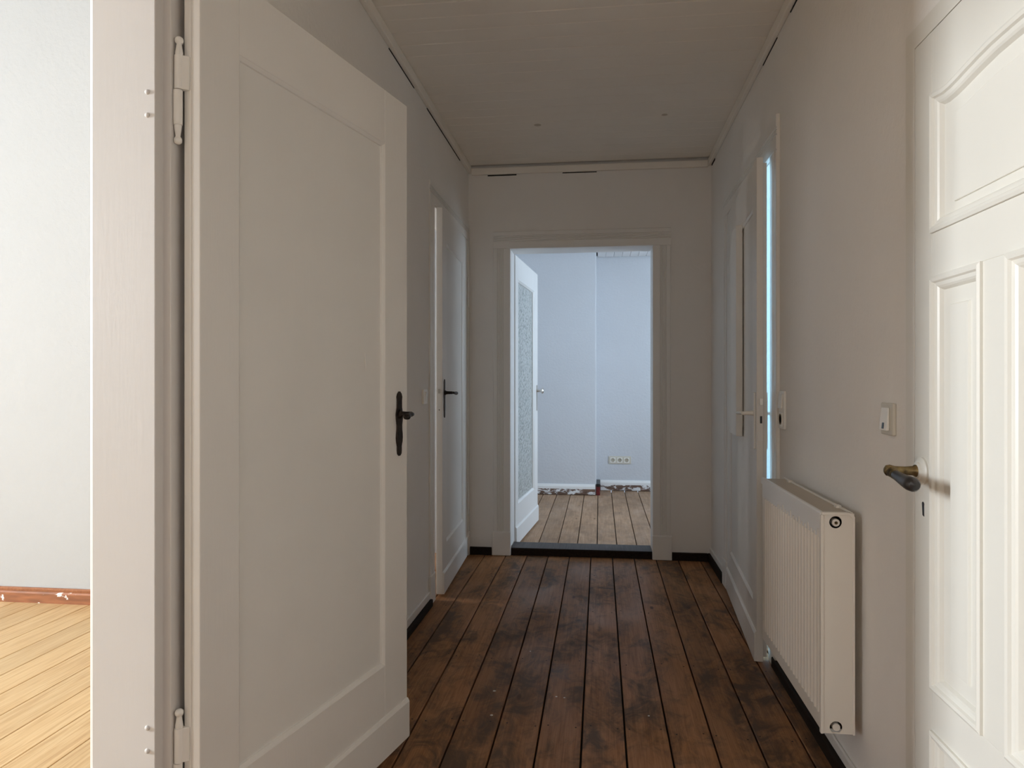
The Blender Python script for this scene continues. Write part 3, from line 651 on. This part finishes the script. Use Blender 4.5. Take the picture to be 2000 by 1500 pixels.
# local: wall plane y = 0, front towards -y
def switch_plate(root, w, h, mat, t=.009): 
    m = MB(); m.box(-w / 2, -t, -h / 2, w / 2, 0, h / 2); m.build('cover_frame', mat, root, .003)
s = on_wall('light_switch', XL, 3.436, 1.060, PI / 2, 'small white light switch between the two left doors', 'light switch')
switch_plate(s, .072, .072, 'plastic', .012)
m = MB(); m.prism([(-.0125, -.024), (-.0145, 0), (-.0195, .024), (-.008, .024), (-.008, -.024)], 'x', -.018, .024); m.build('rocker', 'plastic', s, .001)
s = on_wall('light_switch', XR, 1.838, 1.044, -PI / 2, 'yellowed light switch with dark pilot lens beside the panelled door', 'light switch')
switch_plate(s, .074, .078, 'plastic_old', .009)
m = MB(); m.prism([(-.0095, -.0275), (-.0165, -.0275), (-.0115, .0275), (-.0095, .0275)], 'x', -.027, .018); m.build('rocker', 'plastic', s, .001)
m = MB(); m.prism([(-.0150, -.024), (-.0168, -.024), (-.0154, -.009), (-.0140, -.009)], 'x', -.012, .001); m.build('pilot_lens', 'pilot_lens', s, .0008)
s = on_wall('switch_and_socket', XR, 2.855, 1.026, -PI / 2, 'white switch above a power socket in one upright plate above the radiator', 'switch and socket')
switch_plate(s, .080, .146, 'plastic', .009)
m = MB(); m.prism([(-.0095, .006), (-.0165, .006), (-.0115, .062), (-.0095, .062)], 'x', -.030, .022); m.build('rocker', 'plastic', s, .001)
m = MB(); m.box(-.030, -.0125, -.064, .026, -.009, -.008); m.build('socket_insert', 'plastic', s, .002)
m = MB(); m.lathe([(.0215, 0), (.0215, .0012), (.019, .0012), (.017, -.001), (.001, -.001)], (-.002, -.0125, -.036), (0, -1, 0), 24); m.build('socket_well', 'socket_well', s, smooth=True)
s = on_wall('triple_socket', .2055, FYB, .3185, 0.0, 'cream triple power socket low on the far room wall', 'power socket')
switch_plate(s, .232, .080, 'plastic_old', .008)
for k in (-1, 0, 1):
    m = MB(); m.box(k * .071 - .0265, -.011, -.0265, k * .071 + .0265, -.008, .0265); ins = m.build('socket_insert', 'plastic', s, .002)
    m = MB(); m.lathe([(.0205, 0), (.0205, .0012), (.0185, .0012), (.017, .0002), (.001, .0002)], (k * .071, -.011, 0), (0, -1, 0), 24); m.build('socket_well', 'socket_well', ins, smooth=True)

# ------------------------------------------------------------------ windows of the rooms (outside the view, they let in the daylight and the added fills)
def window(n, x, y0, y1, z0, z1, label, bars=True, ang=0.0, yc=None):
    w = struct(empty('window_%d' % n, (x, (y0 + y1) / 2 if yc is None else yc, z0), ang), label, 'window'); a = (y1 - y0) / 2; h = z1 - z0
    for b in ((-a, 0, -a + .06, h), (a - .06, 0, a, h)):
        m = MB(); m.box(-.03, b[0], 0, .03, b[2], h); m.build('frame_stile', 'enamel_white', w, .003)
    for zz in (0, h - .06, h * .68) if bars else (0, h - .06):
        m = MB(); m.box(-.03, -a + .06, zz, .03, a - .06, zz + .06); m.build('frame_rail', 'enamel_white', w, .003)
    if not bars: return
    m = MB(); m.box(-.025, -.03, .06, .025, .03, h - .06); m.build('mullion', 'enamel_white', w, .003)
window(1, -6.56, -.30, .60, 1.40, 3.00, 'tall white casement window of the bright side room', False)
window(2, 2.26, 5.0, 6.3, .9, 2.2, 'white casement window of the far room beside the triple socket')
window(3, -2.36, 5.45, 6.75, .9, 2.2, 'white casement window of the far room behind the glazed door')
window(4, 3.26, 2.75, 4.25, .9, 2.3, 'white casement window of the blue lit room')
window(5, -4.06, 3.65, 4.55, .95, 2.25, 'white casement window of the small left room')
window(6, -.08, -.55, .55, .9, 2.3, 'white casement window added at the near end of the hallway for fill light', True, PI / 2, YB - .06)  # unseen window added for the hallway fill lamp
window(7, -5.3, -.7, .7, 1.0, 2.7, 'white casement window added to the bright side room for fill light', False, PI / 2, -2.66)  # unseen window added for the side room fill lamp
